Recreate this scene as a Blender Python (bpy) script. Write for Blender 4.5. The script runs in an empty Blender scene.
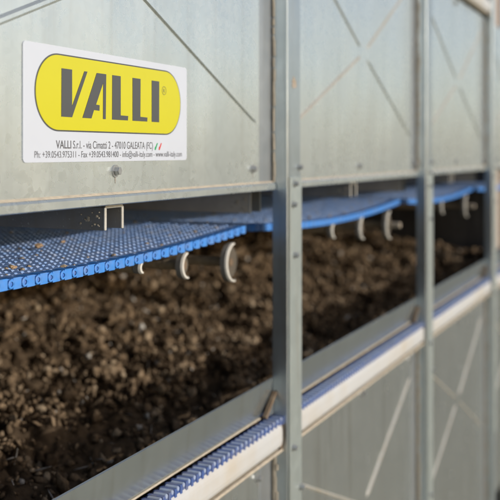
import bpy, bmesh, math, random
import numpy as np
from mathutils import Vector, Matrix, noise

# ------------------------------------------------------------------ camera, sky, sun, exposure
SC = bpy.context.scene
COL = SC.collection
ZO = 1.35                       # eye height above the yard; machine heights below are given relative to it
F, D = 950.0, 0.499             # focal length in photo pixels, distance from the camera to the machine's side
PHI = math.atan(428 / F)
SP, CP = math.sin(PHI), math.cos(PHI)
cam = bpy.data.cameras.new('camera')
cam.sensor_width = 36
cam.lens = F / 500 * 36
cam.shift_y = -0.196
cam.clip_start, cam.clip_end = 0.02, 3000
cam.dof.use_dof = True
cam.dof.focus_distance = 0.90
cam.dof.aperture_fstop = 6.6
co = bpy.data.objects.new('camera', cam); COL.objects.link(co)
co.location = (0, -D, ZO)
co.rotation_euler = (math.radians(90), 0, PHI - math.radians(90))
SC.camera = co

SUN_EL, SUN_AZ = math.radians(14.5), math.radians(3)      # azimuth from -Y towards +X
wd = bpy.data.worlds.new('World'); SC.world = wd; wd.use_nodes = True
nt = wd.node_tree
sky = nt.nodes.new('ShaderNodeTexSky'); sky.sky_type = 'NISHITA'; sky.sun_disc = False
sky.sun_elevation = SUN_EL
sky.sun_rotation = math.pi - SUN_AZ
sky.air_density = 0.65; sky.dust_density = 1.7; sky.ozone_density = 0.4
bg = nt.nodes['Background']; bg.inputs['Strength'].default_value = 0.15
nt.links.new(sky.outputs[0], bg.inputs['Color'])
sl = bpy.data.lights.new('sun', 'SUN'); sl.energy = 2.6; sl.angle = math.radians(0.6); sl.color = (1, 0.98, 0.955)
so = bpy.data.objects.new('sun', sl); COL.objects.link(so)
to_sun = Vector((math.sin(SUN_AZ) * math.cos(SUN_EL), -math.cos(SUN_AZ) * math.cos(SUN_EL), math.sin(SUN_EL)))
so.rotation_euler = to_sun.to_track_quat('Z', 'Y').to_euler()
so.location = to_sun * 20
SC.view_settings.view_transform = 'Standard'
SC.view_settings.look = 'None'
SC.view_settings.exposure = -0.12
SC.view_settings.gamma = 1.0
SC.cycles.max_bounces = 8

# ------------------------------------------------------------------ helpers
def W(x, y, Y=0.0):
    """point seen at photo pixel (x, y), on the vertical plane Y = const (z relative to eye height)"""
    xr = (x - 250) / F; yr = (152 - y) / F
    t = (Y + D) / (SP - xr * CP)
    return (CP + xr * SP) * t, Y, yr * t

class MB:
    def __init__(s): s.v = []; s.f = []; s.m = []
    def add(s, vs, fs, mi=0):
        o = len(s.v); s.v += [tuple(p) for p in vs]
        s.f += [[i + o for i in q] for q in fs]; s.m += [mi] * len(fs)
    def box(s, a, b, mi=0):
        (x0, y0, z0), (x1, y1, z1) = a, b
        s.add([(x0,y0,z0),(x1,y0,z0),(x1,y1,z0),(x0,y1,z0),(x0,y0,z1),(x1,y0,z1),(x1,y1,z1),(x0,y1,z1)],
              [(0,3,2,1),(4,5,6,7),(0,1,5,4),(1,2,6,5),(2,3,7,6),(3,0,4,7)], mi)
    def sweep_x(s, prof, x0, x1, mi=0, closed=True, caps=True):
        """profile of (y, z) points swept along X"""
        n = len(prof)
        vs = [(x0, y, z) for y, z in prof] + [(x1, y, z) for y, z in prof]
        fs = [(i, (i+1) % n, n + (i+1) % n, n + i) for i in range(n if closed else n - 1)]
        if caps and closed: fs += [tuple(range(n))[::-1], tuple(range(n, 2*n))]
        s.add(vs, fs, mi)
    def sweep_z(s, prof, z0, z1, mi=0):
        n = len(prof)
        vs = [(x, y, z0) for x, y in prof] + [(x, y, z1) for x, y in prof]
        fs = [(i, (i+1) % n, n + (i+1) % n, n + i) for i in range(n)] + [tuple(range(n))[::-1], tuple(range(n, 2*n))]
        s.add(vs, fs, mi)
    def sweep_y(s, prof, y0, y1, mi=0):
        n = len(prof)
        vs = [(x, y0, z) for x, z in prof] + [(x, y1, z) for x, z in prof]
        fs = [(i, (i+1) % n, n + (i+1) % n, n + i) for i in range(n)] + [tuple(range(n))[::-1], tuple(range(n, 2*n))]
        s.add(vs, fs, mi)
    def lathe_y(s, c, prof, n=24, mi=0):
        """profile of (radius, y) revolved round the Y axis through c"""
        k = len(prof); vs = []
        for i in range(n):
            a = 2 * math.pi * i / n
            vs += [(c[0] + r * math.cos(a), c[1] + y, c[2] + r * math.sin(a)) for r, y in prof]
        fs = []
        for i in range(n):
            j = (i + 1) % n
            fs += [(i*k + q, i*k + q + 1, j*k + q + 1, j*k + q) for q in range(k - 1)]
        s.add(vs, fs, mi)
    def flat(s, pts, y0, y1, mi=0):
        """outline of (x, z) points given thickness from y0 (front) to y1"""
        s.sweep_y(pts, y0, y1, mi)

def mesh(name, mb, mats, origin=(0, 0, 0), bevel=0, smooth=False, fix=True):
    me = bpy.data.meshes.new(name)
    ox, oy, oz = origin
    me.from_pydata([(x - ox, y - oy, z - oz) for x, y, z in mb.v], [], mb.f)
    if not isinstance(mats, (list, tuple)): mats = [mats]
    for m in mats: me.materials.append(m)
    me.polygons.foreach_set('material_index', mb.m)
    if fix:
        bm = bmesh.new(); bm.from_mesh(me)
        bmesh.ops.recalc_face_normals(bm, faces=bm.faces)
        bm.to_mesh(me); bm.free()
    if smooth:
        me.polygons.foreach_set('use_smooth', [True] * len(me.polygons))
    me.update()
    return me

def obj(name, mb, mats, parent=None, bevel=0, smooth=False, fix=True):
    org = (0, 0, 0)
    if parent is not None:
        r = parent
        while r.parent: r = r.parent
        org = (r.location.x, r.location.y, r.location.z - ZO)
    o = bpy.data.objects.new(name, mesh(name, mb, mats, org, smooth=smooth, fix=fix))
    COL.objects.link(o); o.parent = parent
    if parent is None: o.location.z = ZO
    if bevel:
        b = o.modifiers.new('bevel', 'BEVEL'); b.width = bevel; b.segments = 2; b.limit_method = 'ANGLE'
        b.angle_limit = math.radians(40)
    return o

def tag(o, label=None, cat=None, group=None, kind=None):
    if label: o['label'] = label
    if cat: o['category'] = cat
    if group: o['group'] = group
    if kind: o['kind'] = kind
    return o

def thing(name, loc, label, cat, group=None):
    o = bpy.data.objects.new(name, None); COL.objects.link(o)
    o.empty_display_size = 0.05
    o.location = (loc[0], loc[1], loc[2] + ZO)
    return tag(o, label, cat, group)

def dup(root, dx, dz, label):
    def cp(o, par):
        c = o.copy(); COL.objects.link(c); c.parent = par
        for ch in list(o.children): cp(ch, c)
        return c
    r = cp(root, None)
    r.location.x += dx; r.location.z += dz
    r['label'] = label
    return r

# ------------------------------------------------------------------ materials
def mat(name):
    m = bpy.data.materials.new(name); m.use_nodes = True
    return m, m.node_tree, m.node_tree.nodes['Principled BSDF']
def N(t, kind, **kw):
    n = t.nodes.new(kind)
    for k, v in kw.items():
        if k in n.inputs: n.inputs[k].default_value = v
        else: setattr(n, k, v)
    return n
def ramp(t, fac, stops):
    r = t.nodes.new('ShaderNodeValToRGB')
    e = r.color_ramp.elements
    while len(e) < len(stops): e.new(0.5)
    for q, (p, c) in zip(e, stops):
        q.position = p; q.color = (*c, 1) if len(c) == 3 else c
    t.links.new(fac, r.inputs[0]); return r.outputs[0]
def mixc(t, fac, a, b):
    m = t.nodes.new('ShaderNodeMix'); m.data_type = 'RGBA'
    for v, i in ((fac, 0), (a, 6), (b, 7)):
        if hasattr(v, 'is_output'): t.links.new(v, m.inputs[i])
        else: m.inputs[i].default_value = (*v, 1) if isinstance(v, tuple) else v
    return m.outputs[2]
def bump(t, b, h, strength, dist):
    n = N(t, 'ShaderNodeBump', Strength=strength, Distance=dist)
    t.links.new(h, n.inputs['Height']); t.links.new(n.outputs[0], b.inputs['Normal'])
def coords(t, scale=(1, 1, 1)):
    c = t.nodes.new('ShaderNodeTexCoord'); mp = t.nodes.new('ShaderNodeMapping')
    mp.inputs['Scale'].default_value = scale
    t.links.new(c.outputs['Object'], mp.inputs[0]); return mp.outputs[0]

def galvanised(name, c0, c1, metallic=0.85, rough=0.4, dirt=0.25, spangle=60, dirtcol=(0.30, 0.24, 0.16), wob=0.25):
    m, t, b = mat(name)
    co_ = coords(t)
    v = N(t, 'ShaderNodeTexVoronoi', Scale=spangle); t.links.new(co_, v.inputs['Vector'])
    n1 = N(t, 'ShaderNodeTexNoise', Scale=9.0, Detail=6.0, Roughness=0.6); t.links.new(co_, n1.inputs['Vector'])
    st = coords(t, (70, 70, 3))
    n2 = N(t, 'ShaderNodeTexNoise', Scale=1.0, Detail=4.0); t.links.new(st, n2.inputs['Vector'])
    n3 = N(t, 'ShaderNodeTexNoise', Scale=420.0, Detail=2.0); t.links.new(co_, n3.inputs['Vector'])
    mean = tuple((p + q) / 2 for p, q in zip(c0, c1))
    base = mixc(t, ramp(t, n1.outputs['Fac'], [(0.3, (0,)*3), (0.7, (1,)*3)]), c0, c1)
    sp = N(t, 'ShaderNodeSeparateColor'); t.links.new(v.outputs['Color'], sp.inputs[0])
    sm = N(t, 'ShaderNodeMath', operation='MULTIPLY'); sm.inputs[1].default_value = 0.22
    t.links.new(sp.outputs[0], sm.inputs[0])
    base = mixc(t, sm.outputs[0], base, tuple(p * 0.82 for p in mean))
    dm = ramp(t, n2.outputs['Fac'], [(0.52, (0,)*3), (0.8, (dirt,)*3)])
    base = mixc(t, dm, base, dirtcol)
    sk = ramp(t, n3.outputs['Fac'], [(0.66, (0,)*3), (0.74, (dirt * 0.9,)*3)])
    base = mixc(t, sk, base, (0.75, 0.74, 0.70))
    t.links.new(base, b.inputs['Base Color'])
    b.inputs['Metallic'].default_value = metallic
    rr = N(t, 'ShaderNodeMapRange'); rr.inputs[3].default_value = rough - 0.09; rr.inputs[4].default_value = rough + 0.13
    mx_ = N(t, 'ShaderNodeMath', operation='MULTIPLY_ADD'); mx_.inputs[1].default_value = 0.22
    t.links.new(sp.outputs[1], mx_.inputs[0]); hf = N(t, 'ShaderNodeMath', operation='MULTIPLY'); hf.inputs[1].default_value = 0.75
    t.links.new(n1.outputs['Fac'], hf.inputs[0]); t.links.new(hf.outputs[0], mx_.inputs[2])
    t.links.new(mx_.outputs[0], rr.inputs[0]); t.links.new(rr.outputs[0], b.inputs['Roughness'])
    n4 = N(t, 'ShaderNodeTexNoise', Scale=1.0, Detail=1.0); t.links.new(coords(t, (9, 9, 4)), n4.inputs['Vector'])
    ad = N(t, 'ShaderNodeMath', operation='MULTIPLY_ADD'); ad.inputs[1].default_value = 0.05
    t.links.new(n1.outputs['Fac'], ad.inputs[0]); t.links.new(n4.outputs['Fac'], ad.inputs[2])
    bump(t, b, ad.outputs[0], wob, 0.02)
    return m

GALV = galvanised('galvanised_sheet', (0.84, 0.89, 0.87), (0.76, 0.81, 0.79), metallic=0.82, rough=0.27, spangle=150, dirt=0.14)
GALV_FOLD = galvanised('galvanised_fold', (0.54, 0.58, 0.61), (0.46, 0.50, 0.53), metallic=0.8, rough=0.34)
GALV_POST = galvanised('galvanised_post', (0.60, 0.66, 0.68), (0.47, 0.53, 0.55), metallic=0.82, rough=0.33, dirt=0.35)
GALV_LOW = galvanised('galvanised_lower', (0.82, 0.85, 0.83), (0.68, 0.71, 0.70), metallic=0.86, rough=0.22, dirt=0.5)
GALV_GUARD = galvanised('galvanised_guard', (0.55, 0.59, 0.59), (0.45, 0.49, 0.49), metallic=0.82, rough=0.20, dirt=0.25, wob=0.04)
STEEL = galvanised('dusty_steel', (0.34, 0.32, 0.29), (0.20, 0.19, 0.175), metallic=0.2, rough=0.6, dirt=0.5, dirtcol=(0.28, 0.22, 0.14))
DARKSHEET = galvanised('dark_inner_sheet', (0.10, 0.095, 0.09), (0.05, 0.048, 0.045), metallic=0.2, rough=0.6, dirt=0.6, dirtcol=(0.2, 0.19, 0.17))  # near black inner sheet with greyer streaks

def plain(name, c, rough=0.5, metallic=0.0, var=0.25, scale=60.0, dust=0.0, dustcol=(0.32, 0.26, 0.18), bmp=0.15):
    m, t, b = mat(name)
    co_ = coords(t)
    n = N(t, 'ShaderNodeTexNoise', Scale=scale, Detail=5.0); t.links.new(co_, n.inputs['Vector'])
    base = mixc(t, n.outputs['Fac'], tuple(x * (1 - var) for x in c), tuple(min(1, x * (1 + var)) for x in c))
    if dust:
        n2 = N(t, 'ShaderNodeTexNoise', Scale=scale * 0.45, Detail=7.0, Roughness=0.7); t.links.new(co_, n2.inputs['Vector'])
        base = mixc(t, ramp(t, n2.outputs['Fac'], [(0.45, (0,)*3), (0.72, (dust,)*3)]), base, dustcol)
    t.links.new(base, b.inputs['Base Color'])
    b.inputs['Roughness'].default_value = rough; b.inputs['Metallic'].default_value = metallic
    if bmp: bump(t, b, n.outputs['Fac'], bmp, 0.002)
    return m
BLUE_TOP = plain('dusty_blue_plastic', (0.29, 0.46, 0.82), 0.7, dust=0.6, scale=110, dustcol=(0.58, 0.58, 0.60))
BLUE_EDGE = plain('bright_blue_plastic', (0.055, 0.25, 0.70), 0.4, dust=0.3, scale=120)
BLUE_PIN = plain('blue_pin_end', (0.05, 0.18, 0.58), 0.5, dust=0.4, scale=200)
WHITE_RAIL = plain('white_plastic_rail', (0.53, 0.54, 0.545), 0.4, dust=0.5, scale=18, var=0.06, dustcol=(0.48, 0.40, 0.28))
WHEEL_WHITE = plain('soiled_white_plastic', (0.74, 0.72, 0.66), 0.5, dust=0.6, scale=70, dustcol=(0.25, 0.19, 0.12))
WHEEL_DARK = plain('soiled_grey_plastic', (0.10, 0.085, 0.065), 0.8, dust=0.6, scale=70, dustcol=(0.14, 0.10, 0.06))
DIRT = plain('caked_beige_dust', (0.47, 0.41, 0.32), 0.9, dust=0.5, scale=140, var=0.35, dustcol=(0.35, 0.32, 0.28), bmp=0.4)
DIRT_DARK = plain('brown_caked_dirt', (0.16, 0.11, 0.07), 0.9, dust=0.5, scale=140, var=0.4)
ZINC = plain('zinc_screw', (0.50, 0.51, 0.51), 0.3, 0.75, scale=300)
SLOT = plain('pinkish_dusty_strip', (0.36, 0.29, 0.24), 0.8, dust=0.4, scale=60)
BLACK = plain('dark_slot', (0.012, 0.011, 0.010), 0.9, bmp=0)

def gloss(name, c, rough=0.25, var=0.03, coat=0.12):
    m, t, b = mat(name)
    co_ = coords(t)
    n = N(t, 'ShaderNodeTexNoise', Scale=35.0, Detail=5.0); t.links.new(co_, n.inputs['Vector'])
    base = mixc(t, n.outputs['Fac'], tuple(x * (1 - var) for x in c), tuple(min(1, x * (1 + var)) for x in c))
    t.links.new(base, b.inputs['Base Color']); b.inputs['Roughness'].default_value = rough
    b.inputs['Coat Weight'].default_value = coat; b.inputs['Coat Roughness'].default_value = 0.12
    return m
VINYL = gloss('white_vinyl', (0.54, 0.58, 0.655))
YELLOW = gloss('yellow_print', (0.555, 0.52, 0.011))
INK = gloss('grey_print', (0.068, 0.072, 0.075))
INK_TXT = gloss('dark_grey_print', (0.10, 0.10, 0.11))
GREEN = gloss('green_print', (0.02, 0.35, 0.12))
RED = gloss('red_print', (0.6, 0.04, 0.04))

def manure_mat(name):
    m, t, b = mat(name)
    co_ = coords(t)
    at = N(t, 'ShaderNodeAttribute', attribute_name='tone')
    n = N(t, 'ShaderNodeTexNoise', Scale=160.0, Detail=6.0, Roughness=0.7); t.links.new(co_, n.inputs['Vector'])
    c1 = ramp(t, at.outputs['Fac'], [(0.0, (0.095, 0.064, 0.038)), (0.55, (0.33, 0.230, 0.138)), (0.86, (0.66, 0.51, 0.34)), (1.0, (0.75, 0.70, 0.62))])
    c2 = mixc(t, ramp(t, n.outputs['Fac'], [(0.35, (0.55,)*3), (0.65, (0,)*3)]), c1, (0.055, 0.036, 0.021))
    t.links.new(c2, b.inputs['Base Color']); b.inputs['Roughness'].default_value = 0.95
    b.inputs['Specular IOR Level'].default_value = 0.15
    n2 = N(t, 'ShaderNodeTexNoise', Scale=700.0, Detail=3.0); t.links.new(co_, n2.inputs['Vector'])
    bump(t, b, n2.outputs['Fac'], 0.6, 0.002)
    return m
MANURE = manure_mat('dried_manure')

# ------------------------------------------------------------------ ground
g = MB(); g.add([(-900, -900, -ZO), (900, -900, -ZO), (900, 900, -ZO), (-900, 900, -ZO)], [(0, 1, 2, 3)])
m, t, b = mat('yard_gravel')
co_ = coords(t)
n = N(t, 'ShaderNodeTexNoise', Scale=3.0, Detail=9.0, Roughness=0.7); t.links.new(co_, n.inputs['Vector'])
t.links.new(ramp(t, n.outputs['Fac'], [(0.3, (0.13, 0.145, 0.10)), (0.7, (0.24, 0.24, 0.18))]), b.inputs['Base Color'])
b.inputs['Roughness'].default_value = 0.95
go = obj('ground', g, m); tag(go, 'bare grey brown yard beneath the machine', None, None, 'structure')

# ------------------------------------------------------------------ machine side: bays
PITCH, TIER = 0.773, 0.788
PR = [1.230, 2.003, 2.776]               # right edge of each post
PW, PP = 0.048, 0.0215                    # post width and how far it stands proud
Z_HEM0, Z_HEM1 = -0.0405, -0.0500        # fold and lower edge of the upper sheets
Z_TOP = 0.380                            # upper edge of the upper sheets
Z_GUARD0, Z_GUARD1 = -0.3055, -0.3500
Z_LOW0 = -0.4045
rnd = random.Random(4)

ORD = ['nearest the sticker', 'second from the sticker', 'farthest']
# posts
def screw_mb(p, r=0.0042, washer=0.0062):
    s = MB(); x, y, z = p
    s.lathe_y((x, y, z), [(0, -0.0012), (washer, -0.0012), (washer, 0.0), (0, 0)], 20)
    s.lathe_y((x, y, z), [(0, -0.0060), (r * 0.85, -0.0060), (r, -0.0050), (r, -0.0012), (0, -0.0012)], 6)
    return s
def post(xr, label):
    xl = xr - PW
    t_ = thing('upright_post', ((xl + xr) / 2, -PP / 2, -ZO + 0.0), label, 'post', 'galvanised posts of the machine side')
    p = MB()
    w = 0.0025
    # folded channel: side, front, side with small inward returns at the front seam
    p.sweep_z([(xl, 0.0), (xl, -PP + 0.0007), (xl + 0.0007, -PP), (xr - 0.0007, -PP), (xr, -PP + 0.0007), (xr, 0.0),
               (xr - w, 0.0), (xr - w, -PP + w), (xl + w, -PP + w), (xl + w, 0.0)], -ZO + 0.0, 1.25)
    obj('channel', p, GALV_POST, t_)
    q = MB()
    q.sweep_z([(xl + 0.0035, -PP - 0.0025), (xr - 0.001, -PP - 0.0025), (xr - 0.001, -PP - 0.0002), (xl + 0.0035, -PP - 0.0002)], -0.80, -0.034)
    obj('splice_plate', q, galv_splice, t_, bevel=0.0006)
    for z in (-0.043, -0.071, -0.140, -0.40, -0.72):
        obj('bolt', screw_mb((xl + PW * (0.30 if z in (-0.071, -0.40) else 0.42), -PP - 0.0025, z), 0.0036, 0.0052), ZINC, t_)
    obj('bolt', screw_mb((xr - 0.006, -PP, -0.021), 0.0036, 0.0052), ZINC, t_)
    obj('bolt', screw_mb((xr - 0.006, -PP - 0.0025, -0.462), 0.0036, 0.0052), ZINC, t_)
    if xr < 1.5:
        sp_ = MB(); cx_, cz_ = xl + 0.024, 0.0935
        pts = [(cx_ + 0.0075 * math.cos(k * math.pi / 8) * (1 + 0.35 * math.sin(3 * k)), cz_ + 0.008 * math.sin(k * math.pi / 8) * (1 + 0.3 * math.cos(5 * k))) for k in range(16)]
        sp_.flat(pts, -PP - 0.0003, -PP - 0.0001); obj('rust_spot', sp_, RUST, t_)
    return t_
RUST = plain('rust_stain', (0.30, 0.235, 0.165), 0.8, dust=0.8, scale=250, var=0.3, dustcol=(0.45, 0.44, 0.42))
galv_splice = galvanised('galvanised_splice', (0.49, 0.55, 0.54), (0.42, 0.47, 0.46), metallic=0.7, rough=0.45, dirt=0.35)
for i, x in enumerate(PR):
    post(x, ['galvanised post in front, beside the panel with the yellow logo sticker',
             'blurred galvanised post between the second and third panel',
             'most blurred galvanised post at the far right end'][i])

# sheets with embossed creases
def ridge(mb, a, b, w, h, taper=True):
    """triangular embossed rib on the plane y = 0 from (x, z) a to b"""
    a = Vector(a); b = Vector(b); d = (b - a).normalized(); n = Vector((-d.y, d.x))
    L = (b - a).length; e = min(0.012, L * 0.2)
    secs = [(0, 0.15), (e, 1), (L - e, 1), (L, 0.15)]
    vs = []
    for s, k in secs:
        c = a + d * s
        for q, hh in ((-0.5, 0.0), (-0.18, -h), (0.18, -h), (0.5, 0.0)):
            p = c + n * (q * w * k)
            vs.append((p.x, hh * k + 0.0003 if hh == 0 else hh * k, p.y))
    fs = []
    for i in range(3):
        for j in range(3):
            fs.append((i*4 + j, i*4 + j + 1, (i+1)*4 + j + 1, (i+1)*4 + j))
    mb.add(vs, fs)

RIB = galvanised('dusty_rib_metal', (0.66, 0.64, 0.59), (0.56, 0.53, 0.46), metallic=0.6, rough=0.42, dirt=0.8, dirtcol=(0.5, 0.42, 0.30))
def panel(x0, x1, z0, z1, label, creases, screws, material, bead=1.0, name='metal_cladding', hem='bottom', group='upper side panels'):
    """x0..x1 between two posts"""
    t_ = thing(name, ((x0 + x1) / 2, 0, z0), label, 'cladding', group)
    s = MB()
    xf = x1 - 0.046                               # the right end is folded back a little
    s.add([(x0, 0, z0), (xf, 0, z0), (xf, 0, z1), (x0, 0, z1)], [(0, 1, 2, 3)])
    s.add([(x0, 0.0015, z0), (xf, 0.0015, z0), (xf, 0.0015, z1), (x0, 0.0015, z1)], [(3, 2, 1, 0)])
    rb = MB()
    for a, b, w in creases: ridge(rb if (bead > 1 and (hem == 'top' or (b[1] - a[1]) * (b[0] - a[0]) > 0)) else s, a, b, w, 0.0024)
    obj('sheet', s, material, t_, fix=False)
    if rb.v: obj('dusty_rib', rb, RIB, t_, fix=False)
    f = MB()
    f.sweep_z([(xf, 0.0), (xf + 0.003, 0.0035), (x1 - 0.001, 0.0010), (x1 - 0.001, 0.004), (xf, 0.004)], z0, z1)
    obj('side_fold', f, GALV_FOLD, t_)
    if hem == 'bottom':
        h = MB()
        h.sweep_x([(0.001, z0), (-0.0035, z0 - 0.0008), (-0.0055, z0 - 0.003), (-0.0055, z0 - 0.0095), (-0.004, z0 - 0.0105), (0.001, z0 - 0.0105)], x0, x1 - 0.002)
        obj('hem', h, material, t_)
        k = MB(); k.sweep_x([(-0.0002, z0 + 0.0016), (-0.0025, z0 + 0.0002), (-0.0034, z0 - 0.0006), (-0.0002, z0 - 0.0002)], x0, x1 - 0.004)
        obj('dust_line', k, DIRT, t_)
    else:
        h = MB()
        h.sweep_x([(0.001, z1), (-0.005, z1 - 0.001), (-0.006, z1 - 0.003), (-0.005, z1 - 0.005), (0.001, z1 - 0.005)], x0, x1 - 0.002)
        obj('hem', h, DIRT, t_)
    c = MB(); zz = z0; r2 = random.Random(int(x0 * 1000) + int(z0 * 77))
    while zz < z1 - 0.01:
        hgt = r2.uniform(0.004, 0.02); k = r2.uniform(0.0012, 0.0032) * bead
        c.sweep_z([(x1 - 0.003, -0.001), (x1 - 0.0035 + 0.001 * r2.random(), -0.001 - k), (x1 - 0.0002, -0.0012 - k), (x1 - 0.0002, -0.001)], zz, zz + hgt)
        zz += hgt + r2.choice((0.0, 0.0, 0.002))
    obj('joint_dirt', c, DIRT, t_)
    for p in screws:
        obj('screw', screw_mb((p[0], 0.0, p[1])), ZINC, t_)
        rr = MB(); w_ = r2.uniform(0.0007, 0.0011); L_ = r2.uniform(0.007, 0.011)
        rr.flat([(p[0] - w_, p[1] - 0.004), (p[0] + w_, p[1] - 0.004), (p[0] + w_ * 1.3, p[1] - L_), (p[0] + w_ * 0.4, p[1] - L_ - 0.003), (p[0] - w_ * 0.5, p[1] - L_ - 0.001)], -0.0003, -0.0001)
        obj('screw_streak', rr, STEEL, t_)  # dark grey streak below each screw
    return t_

def P2(x, y, Y=0.0):
    q = W(x, y, Y); return (q[0], q[2])

def X_creases(x0, x1, zlo, zhi, zc, w=0.0072):
    xc = (x0 + x1) / 2 - 0.004
    g_ = 0.02
    out = []
    for (ex, ez) in ((x0 + 0.004, zlo), (x1 - 0.05, zlo + 0.002), (x0 + 0.004, zhi), (x1 - 0.05, zhi)):
        d = Vector((ex - xc, ez - zc)); d.normalize()
        out.append(((xc + d.x * g_, zc + d.y * g_), (ex, ez), w))
    return out

bays = [(PR[0] - PITCH, PR[0] - PW), (PR[0], PR[1] - PW), (PR[1], PR[2] - PW), (PR[2], PR[2] + PITCH - PW)]
ul = ['galvanised upper panel carrying the yellow logo sticker', 'galvanised upper panel with a full pressed cross, next right of the sticker panel',
      'blurred galvanised upper panel beside the farthest post', 'sliver of upper panel beyond the farthest post']
ll = ['lower panel corner below the white rail, left of the sharpest post', 'lower galvanised panel just right of the sharpest post',
      'blurred lower galvanised panel with a pressed cross near the far post', 'sliver of lower panel beyond the farthest post']
for i, (x0, x1) in enumerate(bays):
    if i == 0:
        cr = [(P2(138, -8), P2(256, 123), 0.0058), (P2(-125, 70), P2(95, -18), 0.0088)]
        sc_ = [P2(115, 171), P2(252.5, 169)]
    else:
        cr = X_creases(x0, x1, 0.030 if i == 1 else 0.03, 0.34, 0.172)
        xm = (x0 + x1) / 2 - 0.03
        sc_ = [(xm, -0.024), (x1 - 0.016, -0.024), (xm, 0.366), (x0 + 0.02, 0.366)]
    panel(x0, x1, Z_HEM0, Z_TOP, ul[i], cr, sc_, GALV, 2.2 if i else 1.0)
    zl = Z_LOW0 - 0.62
    xm = (x0 + x1) / 2 - 0.01
    panel(x0, x1, zl, Z_LOW0, ll[i], X_creases(x0, x1, Z_LOW0 - 0.36, Z_LOW0 - 0.055, -0.615, 0.0056), [(xm, Z_LOW0 - 0.014), (x1 - 0.05, Z_LOW0 - 0.020), (x0 + 0.03, Z_LOW0 - 0.02)],
          GALV_LOW, 2.2, hem='top', group='lower side panels')

# ------------------------------------------------------------------ logo sticker
def rounded(x0, x1, z0, z1, r, n=10):
    pts = []
    for cx, cz, a0 in ((x1 - r, z1 - r, 0), (x0 + r, z1 - r, 90), (x0 + r, z0 + r, 180), (x1 - r, z0 + r, 270)):
        for k in range(n + 1):
            a = math.radians(a0 + 90 * k / n)
            pts.append((cx + r * math.cos(a), cz + r * math.sin(a)))
    return pts
st = thing('logo_sticker', (0.789, 0, -0.009), 'white sticker with yellow VALLI logo and address on the nearest panel', 'sticker')
a = MB(); a.flat(rounded(0.6445, 0.9343, -0.0090, 0.0934, 0.004), -0.0009, -0.0001); obj('backing', a, VINYL, st)
a = MB(); a.flat(rounded(0.6600, 0.9196, 0.0182, 0.0868, 0.0338, 20), -0.00115, -0.0009); ol = obj('badge_outline', a, INK, st)
a = MB(); a.flat(rounded(0.6613, 0.9183, 0.0195, 0.0855, 0.0326, 20), -0.0014, -0.00115); obj('badge_field', a, YELLOW, st)
LET = {
 'V': [(60.1,68.7),(70.6,69.8),(70.6,106.2),(82.9,71.9),(86,72.6),(70.6,117.1),(59.8,116.4)],
 'A': [(95.3,73.4),(104.8,74.8),(104.3,119.6),(101.6,119.2),(101.8,83),(94.6,104.6),(98.2,105.2),(98,110.8),(92.6,110),(90,118.4),(81,117.8)],
 'L': [(110.9,76),(119.3,77),(119.3,115.4),(126.8,116),(126.5,120.8),(110.7,119.9)],
 'M': [(131.2,78.9),(139.2,79.8),(139.0,116.8),(146.1,117.6),(145.9,122.1),(131.2,121.1)],
 'I': [(150.4,81.9),(157.9,82.7),(157.8,122.7),(150.4,122.4)]}
ZT, ZB = 0.0742, 0.0313
a = MB()
for k, pts in LET.items():
    q = [P2(*p) for p in pts]
    zs = [p[1] for p in q]
    q = [(x, ZT if abs(z - ZT) < 0.003 else (ZB if abs(z - ZB) < 0.0022 else z)) for x, z in q]
    xs = sorted(p[0] for p in q)
    a.flat(q, -0.0017, -0.0014)
lo = obj('lettering', a, INK, st)
def text(name, body, x, z, size, sx, mt, bold=0.0, y=-0.00102, align='LEFT'):
    cu = bpy.data.curves.new(name, 'FONT'); cu.body = body; cu.size = size; cu.extrude = 0.00006; cu.offset = bold
    cu.align_x = align
    o = bpy.data.objects.new(name, cu); COL.objects.link(o)
    o.rotation_euler = (math.radians(90), 0, 0); o.scale = (sx, 1, 1)
    dg = bpy.context.evaluated_depsgraph_get(); me = bpy.data.meshes.new_from_object(o.evaluated_get(dg))
    mw = Matrix.Translation((x - st.location.x, y - st.location.y, z - (st.location.z - ZO))) @ Matrix.Rotation(math.radians(90), 4, 'X') @ Matrix.Diagonal((sx, 1, 1, 1))
    me.transform(mw); me.materials.clear(); me.materials.append(mt)
    bpy.data.objects.remove(o)
    o = bpy.data.objects.new(name, me); COL.objects.link(o); o.parent = st
    return o
def fit_text(name, body, x0, x1, z, size, mt, bold=0.0, y=-0.00102):
    o = text(name, body, x0, z, size, 1, mt, bold, y)
    xs = [v.co.x for v in o.data.vertices]; w = max(xs) - min(xs); mn = min(xs)
    k = (x1 - x0) / w; base = x0 - st.location.x
    for v in o.data.vertices: v.co.x = base + (v.co.x - mn) * k
    return o
xa, za = P2(55, 148.5); xb, _ = P2(70.3, 150)
fit_text('address_text', 'VALLI', xa, xb, 0.0032, 0.0102, INK_TXT, 0.00012)
xc, _ = P2(72.2, 150); xd, _ = P2(152, 150)
fit_text('address_text', 'S.r.l. - via Cimatti 2 - 47010 GALEATA (FC)', xc, xd, 0.0032, 0.0102, INK_TXT)
xe, _ = P2(33.5, 157); xf, _ = P2(181, 157)
fit_text('contact_text', 'Ph: +39.0543.975311 - Fax +39.0543.981400 - info@valli-italy.com - www.valli-italy.com', xe, xf, -0.0050, 0.0084, INK_TXT, -0.00002)
o = text('registered_mark', 'R', 0.8820 - 0.0018, 0.0648 - 0.0019, 0.0060, 1.0, INK, 0.0, -0.00145)
a = MB(); pr = []
for k in range(24):
    A = 2 * math.pi * k / 24; B = 2 * math.pi * (k + 1) / 24
    vs = [(0.8822 + r * math.cos(q), yy, 0.0651 + r * math.sin(q)) for yy in (-0.0016, -0.0014) for q in (A, B) for r in (0.0040, 0.0045)]
    a.add(vs, [(0, 1, 3, 2)])
obj('registered_ring', a, INK, st, fix=False)
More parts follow.
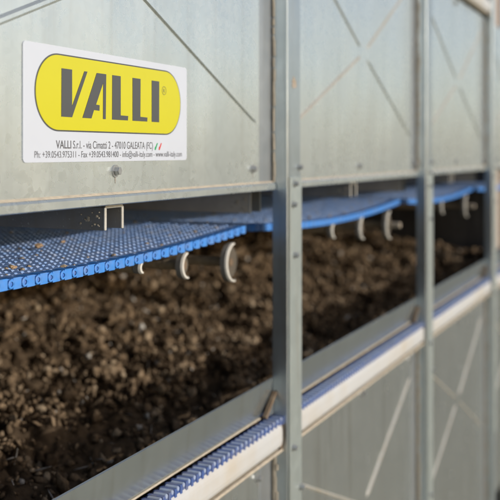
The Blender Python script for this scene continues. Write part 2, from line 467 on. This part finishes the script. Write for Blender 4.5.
for px, mt in ((155.5, GREEN), (159.5, RED)):            # small two colour tick after the address
    x, z = P2(px, 146.5)
    a = MB(); a.flat([(x - 0.0035, z - 0.0035), (x - 0.0015, z - 0.0038), (x + 0.0030, z + 0.0036), (x + 0.0012, z + 0.0036), (x - 0.0012, z + 0.0002), (x - 0.0028, z - 0.0006)], -0.0012, -0.0009)
    obj('emblem_stroke', a, mt, st)

# ------------------------------------------------------------------ blue modular belt sections
YB = 0.030
xe1 = W(246, 232, YB)[0]                                   # right end of the first section
L_B = 0.745
def sag(s):                                                # s in 0..1 along the section
    return 0.013 * (1 - (2 * s - 1) ** 2)
CAKE = plain('caked_brown_dust', (0.33, 0.26, 0.18), 0.95, dust=0.5, scale=240, var=0.4)
def ico_mesh(sub):
    bm = bmesh.new(); bmesh.ops.create_icosphere(bm, subdivisions=sub, radius=1)
    v = [tuple(p.co) for p in bm.verts]; f = [tuple(q.index for q in p.verts) for p in bm.faces]; bm.free()
    return v, f
def belt(x0, L, depth, label):
    zt = -0.0995
    t_ = thing('belt_section', (x0 + L / 2, YB, zt), label, 'belt', 'blue belt sections under the upper panels')
    nx = round(L / 0.0191); px = L / nx
    mx = nx * 2; qx = px / 2; py = 0.0150; ny = round(depth / py)
    zz = lambda x: zt - sag(min(1, max(0, (x - x0) / L)))
    s = MB()                                               # staggered rows of slots, each row a strip of links
    k = MB()
    for j in range(ny):
        y = YB + 0.0128 + j * py; off = qx / 2 if j % 2 else 0.0
        xs = sorted({x0, x0 + L} | {min(x0 + L, x0 + off + i * qx + d) for i in range(mx) for d in (0.0, 0.0036)})
        w = len(xs)
        vs = [(x, yy, zz(x) - dz) for yy, dz in ((y, 0.0006), (y + 0.0078, 0.0006), (y + py, 0.0006)) for x in xs]
        fs = []
        for i in range(w - 1):
            fs.append((i, i + 1, w + i + 1, w + i))
            if xs[i + 1] - xs[i] < 0.0040: fs.append((w + i, w + i + 1, 2*w + i + 1, 2*w + i))
        s.add(vs, fs)
        for i in range(mx):                                # rounded knuckle standing on each link
            x = x0 + off + i * qx - 0.0008
            if x < x0 or x + 0.0054 > x0 + L: continue
            z = zz(x + 0.002) + rnd.uniform(-0.0004, 0.0004)
            k.add([(x, y - 0.0022, z - 0.0008), (x + 0.0052, y - 0.0022, z - 0.0008), (x + 0.0052, y + 0.0100, z - 0.0008), (x, y + 0.0100, z - 0.0008),
                   (x + 0.0008, y, z + 0.0009), (x + 0.0044, y, z + 0.0009), (x + 0.0044, y + 0.0078, z + 0.0009), (x + 0.0008, y + 0.0078, z + 0.0009)],
                  [(4, 5, 6, 7), (0, 1, 5, 4), (1, 2, 6, 5), (2, 3, 7, 6), (3, 0, 4, 7)])
    o = obj('deck', s, BLUE_TOP, t_, fix=False)
    md = o.modifiers.new('thickness', 'SOLIDIFY'); md.thickness = 0.0055; md.offset = -1
    obj('link_row', k, BLUE_TOP, t_, fix=False)
    kd = MB(); v8, f8 = ico_mesh(1)
    for _ in range(130):
        x = x0 + L * rnd.random(); y = YB + 0.015 + (depth - 0.03) * rnd.random() ** 1.3; q = rnd.uniform(0.0008, 0.0026) * (1 + (rnd.random() < 0.06))
        kd.add([(x + p[0] * q * rnd.uniform(0.8, 1.7), y + p[1] * q * rnd.uniform(0.8, 1.5), zz(x) + 0.0006 + p[2] * q * 0.7) for p in v8], f8)
    obj('caked_dust', kd, CAKE, t_)['kind'] = 'stuff'
    e, pn = MB(), MB()
    for i in range(nx):
        x = x0 + i * px; z = zt - sag((i + 0.5) / nx)
        e.box((x + 0.0072, YB, z - 0.0092), (x + px - 0.0006, YB + 0.0125, z + 0.0012))
        e.box((x + 0.0004, YB + 0.0022, z - 0.0090), (x + 0.0072, YB + 0.0125, z + 0.0006))
        e.lathe_y((x + 0.0046, YB, z - 0.0040), [(0.0022, 0.0), (0.0043, 0.0), (0.0043, 0.009)], 14)
        e.box((x + 0.0046, YB + 0.0004, z - 0.0006), (x + 0.0075, YB + 0.0115, z + 0.0006))
        pn.lathe_y((x + 0.0046, YB + 0.0015, z - 0.0040), [(0, -0.0008), (0.0019, -0.0008), (0.0023, 0.007)], 10)
    eo = obj('edge_link', e, BLUE_EDGE, t_, bevel=0.0007)
    obj('pin_end', pn, BLUE_PIN, eo)
    return t_
bl = ['blue perforated belt section nearest the camera, its edge links in focus', 'blue belt section seen left and right of the sharpest post',
      'blue belt section between the second and the farthest post', 'blue belt end beyond the farthest post']
b0 = belt(xe1 - L_B, L_B, 0.62, bl[0])
for i in (1, 2, 3):
    dup(b0, PITCH * i, 0, bl[i])

# ------------------------------------------------------------------ cross channels over the belt
EDGE = plain('bare_cut_steel', (0.50, 0.49, 0.45), 0.5, 0.2, dust=0.4, scale=150)
def channel(x0, x1, y0, z0, z1, label, mt=None):
    t_ = thing('cross_channel', ((x0 + x1) / 2, y0, z0), label, 'channel', 'steel cross channels above the belt')
    p = MB(); w = 0.0036
    r = 0.003
    p.sweep_y([(x0, z0), (x0, z1 - r), (x0 + r, z1), (x1 - r, z1), (x1, z1 - r), (x1, z0), (x1 - w, z0), (x1 - w, z1 - w), (x0 + w, z1 - w), (x0 + w, z0)], y0, y0 + 0.75)
    obj('profile', p, mt or STEEL, t_)
    e = MB(); e.sweep_y([(x0 - 0.0002, z0 - 0.0002), (x0 - 0.0002, z1 - r), (x0 + r, z1 + 0.0002), (x1 - r, z1 + 0.0002), (x1 + 0.0002, z1 - r), (x1 + 0.0002, z0 - 0.0002), (x1 - w, z0 - 0.0002), (x1 - w, z1 - w), (x0 + w, z1 - w), (x0 + w, z0 - 0.0002)], y0 - 0.0022, y0 - 0.0001)
    obj('cut_edge', e, EDGE, t_, bevel=0.0006)
    n_ = MB(); c = ((x0 + x1) / 2 - 0.006, y0 + 0.012, z1 - w - 0.004)
    n_.lathe_y((c[0], c[1], c[2]), [(0, -0.002), (0.0052, -0.002), (0.0062, 0.0), (0.0062, 0.006), (0, 0.006)], 6)
    n_.lathe_y((c[0] + 0.001, c[1], c[2] - 0.008), [(0, -0.002), (0.0035, -0.002), (0.0035, 0.006), (0, 0.006)], 10)
    v8, f8 = ico_mesh(2)
    for (ax, az, q) in ((-0.004, -0.006, 0.0052), (0.001, -0.010, 0.0040), (-0.001, -0.003, 0.0045)):
        n_.add([(c[0] + ax + p[0] * q * rnd.uniform(0.75, 1.15), c[1] + p[1] * q, c[2] + az + 0.003 + p[2] * q * rnd.uniform(0.75, 1.15)) for p in v8], f8)
    obj('caked_nut', n_, plain('dust_caked_nut', (0.42, 0.38, 0.31), 0.8, dust=0.5, scale=160, var=0.4), t_)
    rr = random.Random(7)
    s = MB()                                               # dried splashes on the side face near the open end
    for k in range(16):
        y = y0 + 0.004 + 0.03 * rr.random() ** 1.5; z = z0 + 0.003 + (z1 - z0 - 0.008) * rr.random(); q = rr.uniform(0.0006, 0.0018)
        pts = [(x0 - 0.0004, y + q * 1.4 * math.cos(a_), z + q * math.sin(a_)) for a_ in [h * math.pi / 4 for h in range(8)]]
        s.add(pts + [(x0 - 0.0012, y, z)], [(i_, (i_ + 1) % 8, 8) for i_ in range(8)])
    obj('splash', s, DIRT, t_)
    return t_
xa = W(103, 216, 0.012)[0]; xb = W(122, 216, 0.012)[0]
c0 = channel(xa, xb, 0.012, W(110, 229.5, .012)[2], W(110, 204.3, .012)[2], 'open ended steel channel under the logo panel, splashed with dirt')
for i, l in ((1, 'blurred steel channel end under the second panel'), (2, 'blurred steel channel end under the panel beside the farthest post')):
    dup(c0, PITCH * i - 0.012, 0, l)
c1 = channel(PR[0] - 0.046, PR[0] - 0.010, 0.036, -0.0835, -0.0500, 'dusty steel cross beam running in behind the sharpest post', plain('dust_coated_steel', (0.50, 0.45, 0.38), 0.8, dust=0.5, scale=30, var=0.3, dustcol=(0.3, 0.26, 0.2)))
for i, l in ((1, 'steel cross beam running in behind the middle post'), (2, 'steel cross beam running in behind the farthest post')):
    dup(c1, PITCH * i, 0, l)

# ------------------------------------------------------------------ support wheels under the belt
def wheel(c, r, label):
    t_ = thing('support_wheel', (c[0], c[1], c[2] - r), label, 'wheel', 'support wheels under the blue belt')
    w = MB()
    n = 30; vs = []
    for k in range(n + 1):
        A = math.radians(82 + 200 * k / n); q = min(1, 6 * k / n, 6 * (n - k) / n)
        for rr, yy in ((r - 0.0030, 0.0), (r - 0.0006, 0.0), (r, 0.001), (r, 0.001 + 0.006 * q + 0.001), (r - 0.0030, 0.001 + 0.006 * q)):
            vs.append((c[0] + rr * math.cos(A), c[1] + yy, c[2] + rr * math.sin(A)))
    w.add(vs, [(k*5 + a, k*5 + (a+1) % 5, k*5 + 5 + (a+1) % 5, k*5 + 5 + a) for k in range(n) for a in range(5)] + [(0, 1, 2, 3, 4), tuple(n*5 + a for a in (4, 3, 2, 1, 0))])
    obj('rim', w, WHEEL_GREY, t_)
    w = MB(); n = 26; vs = []                              # paler lip along one side of the rim
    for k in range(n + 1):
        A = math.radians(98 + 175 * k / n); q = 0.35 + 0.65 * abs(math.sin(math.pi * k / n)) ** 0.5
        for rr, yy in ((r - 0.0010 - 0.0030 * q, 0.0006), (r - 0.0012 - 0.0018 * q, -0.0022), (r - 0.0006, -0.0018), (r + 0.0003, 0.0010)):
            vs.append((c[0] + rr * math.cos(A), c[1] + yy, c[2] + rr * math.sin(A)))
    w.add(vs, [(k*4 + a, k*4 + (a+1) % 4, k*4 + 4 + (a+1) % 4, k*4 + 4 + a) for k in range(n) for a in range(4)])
    obj('pale_lip', w, WHEEL_WHITE, t_)
    d = MB(); d.lathe_y(c, [(0, 0.005), (r - 0.0060, 0.005), (r - 0.0060, 0.007), (0, 0.007)], 32); obj('web', d, WHEEL_DARK, t_)
    hl = 0.022 if 'stub' in label else -0.004
    h = MB(); h.lathe_y(c, [(0.0, -hl), (0.0056, -hl), (0.0062, 0.002 - hl), (0.0062, 0.006)], 20); obj('hub', h, HUBM if 'stub' in label else DIRT_DARK, t_)
    h = MB(); h.lathe_y(c, [(0.0, 0.009), (0.0066, 0.009), (0.0066, 0.30), (0, 0.30)], 16); obj('axle', h, DUSTY_SHAFT, t_)
    return t_
DUSTY_SHAFT = plain('dust_caked_shaft', (0.46, 0.34, 0.21), 0.9, dust=0.5, scale=110, var=0.35, dustcol=(0.2, 0.14, 0.085), bmp=0.5)
WHEEL_GREY = plain('soiled_rim_grey', (0.30, 0.28, 0.25), 0.6, dust=0.7, scale=70, dustcol=(0.16, 0.12, 0.08))
HUBM = plain('soiled_pale_hub', (0.40, 0.35, 0.28), 0.6, dust=0.6, scale=70, dustcol=(0.25, 0.19, 0.12))
WH = [(142, 274, .84), (187.5, 279, .9), (234, 282, 1), (334, 238.5, .86), (363, 239.5, .95), (390, 239, 1), (443, 214, .86), (467, 217, 1)]
wl = ['pale wheel almost hidden under the edge of the nearest belt section', 'pale wheel below the nearest belt, left of the largest wheel',
      'largest white rimmed wheel, under the end of the nearest belt section', 'small blurred wheel just right of the sharpest post',
      'blurred wheel in the middle of the second bay', 'blurred wheel with stub hub left of the middle post',
      'blurred wheel just right of the middle post', 'blurred wheel with stub hub left of the farthest post']
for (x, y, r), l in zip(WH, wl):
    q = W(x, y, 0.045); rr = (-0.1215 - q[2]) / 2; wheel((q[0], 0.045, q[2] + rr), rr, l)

# ------------------------------------------------------------------ side guards, lower belt, white rails
def guard(x0, x1, label, dz=0):
    t_ = thing('side_guard', ((x0 + x1) / 2, 0, Z_GUARD1), label, 'guard', 'side guards holding the manure in')
    s = MB()
    s.sweep_x([(0.0022, Z_GUARD0), (0.0008, Z_GUARD0 + 0.001), (-0.0008, Z_GUARD0), (0.0042, Z_GUARD1), (0.0058, Z_GUARD1)], x0, x1)
    obj('sheet', s, GALV_GUARD, t_, fix=True)
    h = MB()
    h.sweep_x([(0.0056, Z_GUARD1 - 0.0003), (0.0026, Z_GUARD1 - 0.0001), (0.0018, Z_GUARD1 - 0.0012), (0.0026, Z_GUARD1 - 0.0024), (0.0056, Z_GUARD1 - 0.0018)], x0, x1 - 0.035)
    obj('hem', h, DIRT, t_)
    # folded corner at the right end: the hem turns up towards the post
    a_, b_ = Vector((x1 - 0.035, Z_GUARD1)), Vector((x1 - 0.001, Z_GUARD0 - 0.018))
    d = (b_ - a_).normalized(); n_ = Vector((-d.y, d.x)) * 0.0022
    k = MB(); k.sweep_y([tuple(a_ - n_), tuple(b_ - n_), tuple(b_ + n_), tuple(a_ + n_)], -0.0062, -0.0009); obj('corner_edge', k, DIRT_DARK, t_)
    k = MB(); k.flat([(x1 - 0.034, Z_GUARD1 - 0.002), (x1 - 0.001, Z_GUARD1 - 0.002), (x1 - 0.001, Z_GUARD0 - 0.020)], -0.0022, -0.0010); obj('corner_plate', k, GALV_GUARD, t_)
    return t_
def rail(x0, x1, label):
    t_ = thing('guide_rail', ((x0 + x1) / 2, -0.01, Z_LOW0), label, 'rail', 'white rails along the machine side')
    zt, zb, yf, yb = -0.3578, -0.3965, -0.0185, 0.000
    pr = [(yb, zt - 0.003)]
    for k in range(7):
        A = math.radians(90 + 90 * k / 6); pr.append((yf + 0.012 + 0.012 * math.cos(A), zt - 0.014 + 0.014 * math.sin(A)))
    for k in range(5):
        A = math.radians(180 + 90 * k / 4); pr.append((yf + 0.010 + 0.010 * math.cos(A), zb + 0.012 + 0.012 * math.sin(A)))
    pr.append((yb, zb))
    s = MB(); s.sweep_x(pr, x0 + 0.004, x1 - 0.010)
    obj('tube', s, WHITE_RAIL, t_)
    s = MB(); s.sweep_x([(0.0, -0.3978), (-0.0150, -0.3980), (-0.0165, -0.3995), (-0.0162, -0.4008), (-0.0145, -0.4014), (0.0, -0.4014)], x0 + 0.002, x1 - 0.002); obj('dirty_lip', s, DIRT, t_)
    s = MB(); s.sweep_x([(y * 0.75 - 0.002, (z + 0.379) * 0.72 - 0.379) for y, z in pr], x1 - 0.0098, x1 - 0.0088); obj('open_end', s, BLACK, t_)
    s = MB(); s.box((x1 - 0.006, -0.015, Z_LOW0 + 0.002), (x1 - 0.001, -0.002, -0.360)); obj('gap_shade', s, DIRT_DARK, t_, bevel=0.001)  # brown block stands in for the shadowed gap between rail and post
    return t_
gl = ['galvanised guard strip in front of the manure, left of the sharpest post', 'galvanised guard strip between the sharpest and middle post',
      'blurred guard strip between the middle and farthest post', 'sliver of guard strip beyond the farthest post']
rl = ['white rail left of the sharpest post, below the guard strip', 'white rail between the sharpest and middle post',
      'blurred white rail between the middle and farthest post', 'white rail end beyond the farthest post']
gs = [guard(*bays[0], gl[0])]; rs = [rail(*bays[0], rl[0])]
for i in (1, 2, 3):
    # the first bay is as wide as the others, so plain copies fit
    gs.append(dup(gs[0], PITCH * i, 0, gl[i])); rs.append(dup(rs[0], PITCH * i, 0, rl[i]))
dup(gs[2], 0, TIER, 'guard strip of the tier above, at the top right corner')
dup(rs[2], 0, TIER, 'white rail of the tier above, at the top right corner')

t_ = thing('lower_belt', (1.9, -0.008, -0.366), 'blue belt edge lying between the guard strips and the white rails', 'belt')
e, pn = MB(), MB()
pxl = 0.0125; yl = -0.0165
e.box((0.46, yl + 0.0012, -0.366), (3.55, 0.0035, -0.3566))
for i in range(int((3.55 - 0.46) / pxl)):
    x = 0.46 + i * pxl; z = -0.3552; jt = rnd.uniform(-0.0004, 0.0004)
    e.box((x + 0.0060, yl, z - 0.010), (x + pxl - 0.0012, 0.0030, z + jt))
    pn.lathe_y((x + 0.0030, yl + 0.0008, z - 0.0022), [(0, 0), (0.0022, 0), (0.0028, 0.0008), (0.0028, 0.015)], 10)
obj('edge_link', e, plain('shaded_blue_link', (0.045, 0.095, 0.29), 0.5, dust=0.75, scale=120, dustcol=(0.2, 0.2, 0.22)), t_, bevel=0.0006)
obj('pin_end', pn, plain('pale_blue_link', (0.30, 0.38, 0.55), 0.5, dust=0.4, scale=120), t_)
e = MB(); e.box((0.46, 0.004, -0.420), (3.40, 1.35, -0.412)); obj('deck', e, BLUE_TOP, t_)

# ------------------------------------------------------------------ dried manure
rng = np.random.default_rng(11)
def hgt(x, y):
    base = np.interp(y, [0, 0.15, 0.3, 0.55, 0.8, 1.1, 1.4], [-0.398, -0.392, -0.378, -0.343, -0.303, -0.235, -0.17])
    end = np.interp(x, [0, 2.2, 2.8, 3.4], [0, 0, 0.022, 0.060])
    return base + end
def nz(x, y, s, o):
    return np.array([noise.noise(Vector((a * s, b * s, o))) for a, b in zip(x, y)])
gx = np.linspace(0.46, 3.32, 620); gy = np.linspace(0.006, 1.38, 300)
GX, GY = np.meshgrid(gx, gy); fx, fy = GX.ravel(), GY.ravel()
LUMPS = 900                                                # clumps heaped on the surface, made of crumbs
lx = rng.uniform(0.5, 3.25, LUMPS); ly = 0.02 + 1.3 * rng.random(LUMPS); lr = rng.uniform(0.014, 0.046, LUMPS)
def surf(x, y):
    z = hgt(x, y) + 0.026 * nz(x, y, 4.2, 1.3) + 0.012 * nz(x, y, 13, 5.1)
    cell = np.abs(nz(x, y, 26, 3.7)) + 0.5 * np.abs(nz(x, y, 55, 8.2))       # crevices between the lumps
    return z + 0.032 * np.minimum(cell, 0.55) - 0.018 + 0.004 * nz(x, y, 120, 2.2)
fz = surf(fx, fy) - 0.003
V = [np.stack([fx, fy, fz], 1)]
w = len(gx); I = np.arange(len(gy) - 1)[:, None] * w + np.arange(w - 1)[None, :]
I = I.ravel()
T = [np.stack([I, I + 1, I + w + 1], 1), np.stack([I, I + w + 1, I + w], 1)]
TN = [np.full(len(fx), 0.10)]
def ico(sub):
    bm = bmesh.new(); bmesh.ops.create_icosphere(bm, subdivisions=sub, radius=1)
    v = np.array([p.co[:] for p in bm.verts]); f = np.array([[q.index for q in p.verts] for p in bm.faces]); bm.free()
    return v, f
ltone = rng.beta(2, 2, LUMPS)
def clods(n, sub, r0, r1, lift, pale, lump=None, grain=0.31, stretch=None):
    v, f = ico(sub); k = len(v)
    r = r0 + (r1 - r0) * rng.random(n) ** 1.6
    if lump is None:
        x = rng.uniform(0.5, 3.25, n); y = 0.012 + 1.288 * rng.random(n) ** 1.15
        y = np.maximum(y, 0.006 + r * 1.4)
        z = surf(x, y) + r * lift * rng.uniform(-0.2, 1.0, n)
    else:                                                  # gathered into lumps
        h = rng.integers(0, LUMPS, n); d = rng.normal(size=(n, 3)); d /= np.linalg.norm(d, axis=1)[:, None]
        d[:, 2] = np.abs(d[:, 2]) * 1.0 - 0.15
        R0 = lr[h] * rng.uniform(0.55, 1.0, n)
        x = lx[h] + d[:, 0] * R0 * 1.15; y = np.maximum(ly[h] + d[:, 1] * R0, 0.006 + r * 1.4)
        z = surf(lx[h], ly[h]) + d[:, 2] * R0 * 0.8
    q = rng.normal(size=(n, 4)); q /= np.linalg.norm(q, axis=1)[:, None]
    a, b, c, d = q.T
    R = np.stack([1-2*(c*c+d*d), 2*(b*c-a*d), 2*(b*d+a*c), 2*(b*c+a*d), 1-2*(b*b+d*d), 2*(c*d-a*b), 2*(b*d-a*c), 2*(c*d+a*b), 1-2*(b*b+c*c)], 1).reshape(n, 3, 3)
    sc = rng.uniform(0.36, 1.42, (n, 1, 3)) * r[:, None, None]
    if stretch is not None: sc = np.array([[stretch]]) * r[:, None, None] * rng.uniform(0.6, 1.3, (n, 1, 1))
    dirs = rng.normal(size=(n, 6, 3)); dirs /= np.linalg.norm(dirs, axis=2)[:, :, None]
    lob = np.einsum('vk,nlk->nvl', v, dirs)
    rad = 0.70 + 0.45 * np.clip(lob, 0, 1).max(2) ** 5 + rng.uniform(-grain, grain * 1.25, (n, k))
    P = np.einsum('nij,nvj->nvi', R, v[None] * rad[:, :, None] * sc) + np.stack([x, y, z], 1)[:, None, :]
    off = sum(len(u) for u in V)
    V.append(P.reshape(-1, 3))
    T.append((f[None] + (np.arange(n) * k)[:, None, None]).reshape(-1, 3) + off)
    tone = np.clip(rng.beta(1.5, 1.9, n) * 0.92, 0, 1)
    if lump is not None: tone = np.clip(0.45 * tone + 0.5 * ltone[h], 0, 0.9)
    tone[rng.random(n) < pale] = 1.0
    TN.append(np.repeat(tone, k))
clods(17000, 2, 0.0032, 0.0085, 0, 0.010, lump=True)
clods(3500, 2, 0.0035, 0.0100, 0.9, 0.010)
clods(9000, 1, 0.002, 0.0045, 1.3, 0.015)
clods(16000, 1, 0.0014, 0.0034, 0, 0.03, lump=True)
clods(110, 2, 0.006, 0.013, 0.5, 0.0, grain=0.42, stretch=(1.0, 0.8, 0.4))     # caked slabs
clods(900, 1, 0.003, 0.007, 1.6, 0.55, stretch=(2.6, 0.22, 0.16))                # fibres and quills
clods(160, 1, 0.004, 0.008, 1.5, 1.0, stretch=(1.5, 0.7, 0.15))                  # scraps of feather
V = np.concatenate(V); T = np.concatenate(T); TN = np.concatenate(TN)
me = bpy.data.meshes.new('manure')
me.vertices.add(len(V)); me.vertices.foreach_set('co', V.ravel().astype(np.float32))
me.loops.add(T.size); me.loops.foreach_set('vertex_index', T.ravel().astype(np.int32))
me.polygons.add(len(T)); me.polygons.foreach_set('loop_start', np.arange(0, T.size, 3, dtype=np.int32))
me.update(calc_edges=True)
at = me.attributes.new('tone', 'FLOAT', 'POINT'); at.data.foreach_set('value', TN.astype(np.float32))
me.materials.append(MANURE)
mo = bpy.data.objects.new('manure', me); COL.objects.link(mo); mo.location.z = ZO
tag(mo, 'crumbly brown dried manure heaped behind the guard strips', 'manure', None, 'stuff')

# crumbs lying on the belt
def crumb(px, py, r, label):
    x, y, z = W(px, py, 0.0)
    # slide along the view ray down to the belt's top
    xr = (px - 250) / F; yr = (152 - py) / F; tt = -0.1095 / yr
    x = (CP + xr * SP) * tt; y = (SP - xr * CP) * tt - D
    v, f = ico(2); rr = np.random.default_rng(int(px))
    P = v * rr.uniform(0.75, 1.2, (len(v), 1)) * np.array([1.6, 1.0, 0.7]) * r
    mb = MB(); mb.add([(p[0] + x, p[1] + y, p[2] - 0.1095 + r * 0.6) for p in P], [tuple(q) for q in f])
    o = obj('crumb', mb, plain('dried_crumb', (0.36, 0.25, 0.15), 0.9, scale=200))
    tag(o, label, 'crumb', 'crumbs on the blue belt')
crumb(39, 248, 0.0042, 'tan crumb lying on the blue belt below the dark channel')
crumb(13, 269, 0.0028, 'small tan crumb near the left edge of the blue belt')
crumb(63, 243, 0.0026, 'small brown crumb on the blue belt nearest the open channel end')

# ------------------------------------------------------------------ slotted strip and machine interior
t_ = thing('slotted_upright', (PR[2] + 0.05, 0.035, -0.9), 'dusty slotted upright beyond the farthest post', 'upright')
s, h = MB(), MB()
x0 = W(493.5, 200, 0.032)[0]
s.box((x0, 0.032, -0.9), (x0 + 0.12, 0.036, 1.2)); obj('strip', s, SLOT, t_)
for k in range(80):
    z = -0.88 + k * 0.026
    h.box((x0 + 0.006, 0.0308, z), (x0 + 0.024, 0.0318, z + 0.015))
obj('slot', h, BLACK, t_)

BOUNCE = galvanised('bounce_galvanised', (0.42, 0.42, 0.40), (0.32, 0.32, 0.30), metallic=0.2, rough=0.6, dirt=0.4)  # paler than the end wall, to bounce fill onto the belt
t_ = thing('machine_housing', (1.9, 1.4, -ZO), 'inner casing behind the manure, its unseen sheets added to shape the light', 'casing')
s = MB(); s.box((0.3, 1.40, -ZO), (3.6, 1.41, 1.25)); obj('bounce_wall', s, BOUNCE, t_)  # unseen, added to stop sky light and kept pale for bounce
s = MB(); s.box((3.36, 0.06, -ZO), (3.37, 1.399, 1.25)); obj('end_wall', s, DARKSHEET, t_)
s = MB(); s.box((0.3, 0.004, 0.36), (3.6, 1.399, 0.368)); obj('bounce_ceiling', s, BOUNCE, t_)  # unseen, added to keep sky light out and bounce light down
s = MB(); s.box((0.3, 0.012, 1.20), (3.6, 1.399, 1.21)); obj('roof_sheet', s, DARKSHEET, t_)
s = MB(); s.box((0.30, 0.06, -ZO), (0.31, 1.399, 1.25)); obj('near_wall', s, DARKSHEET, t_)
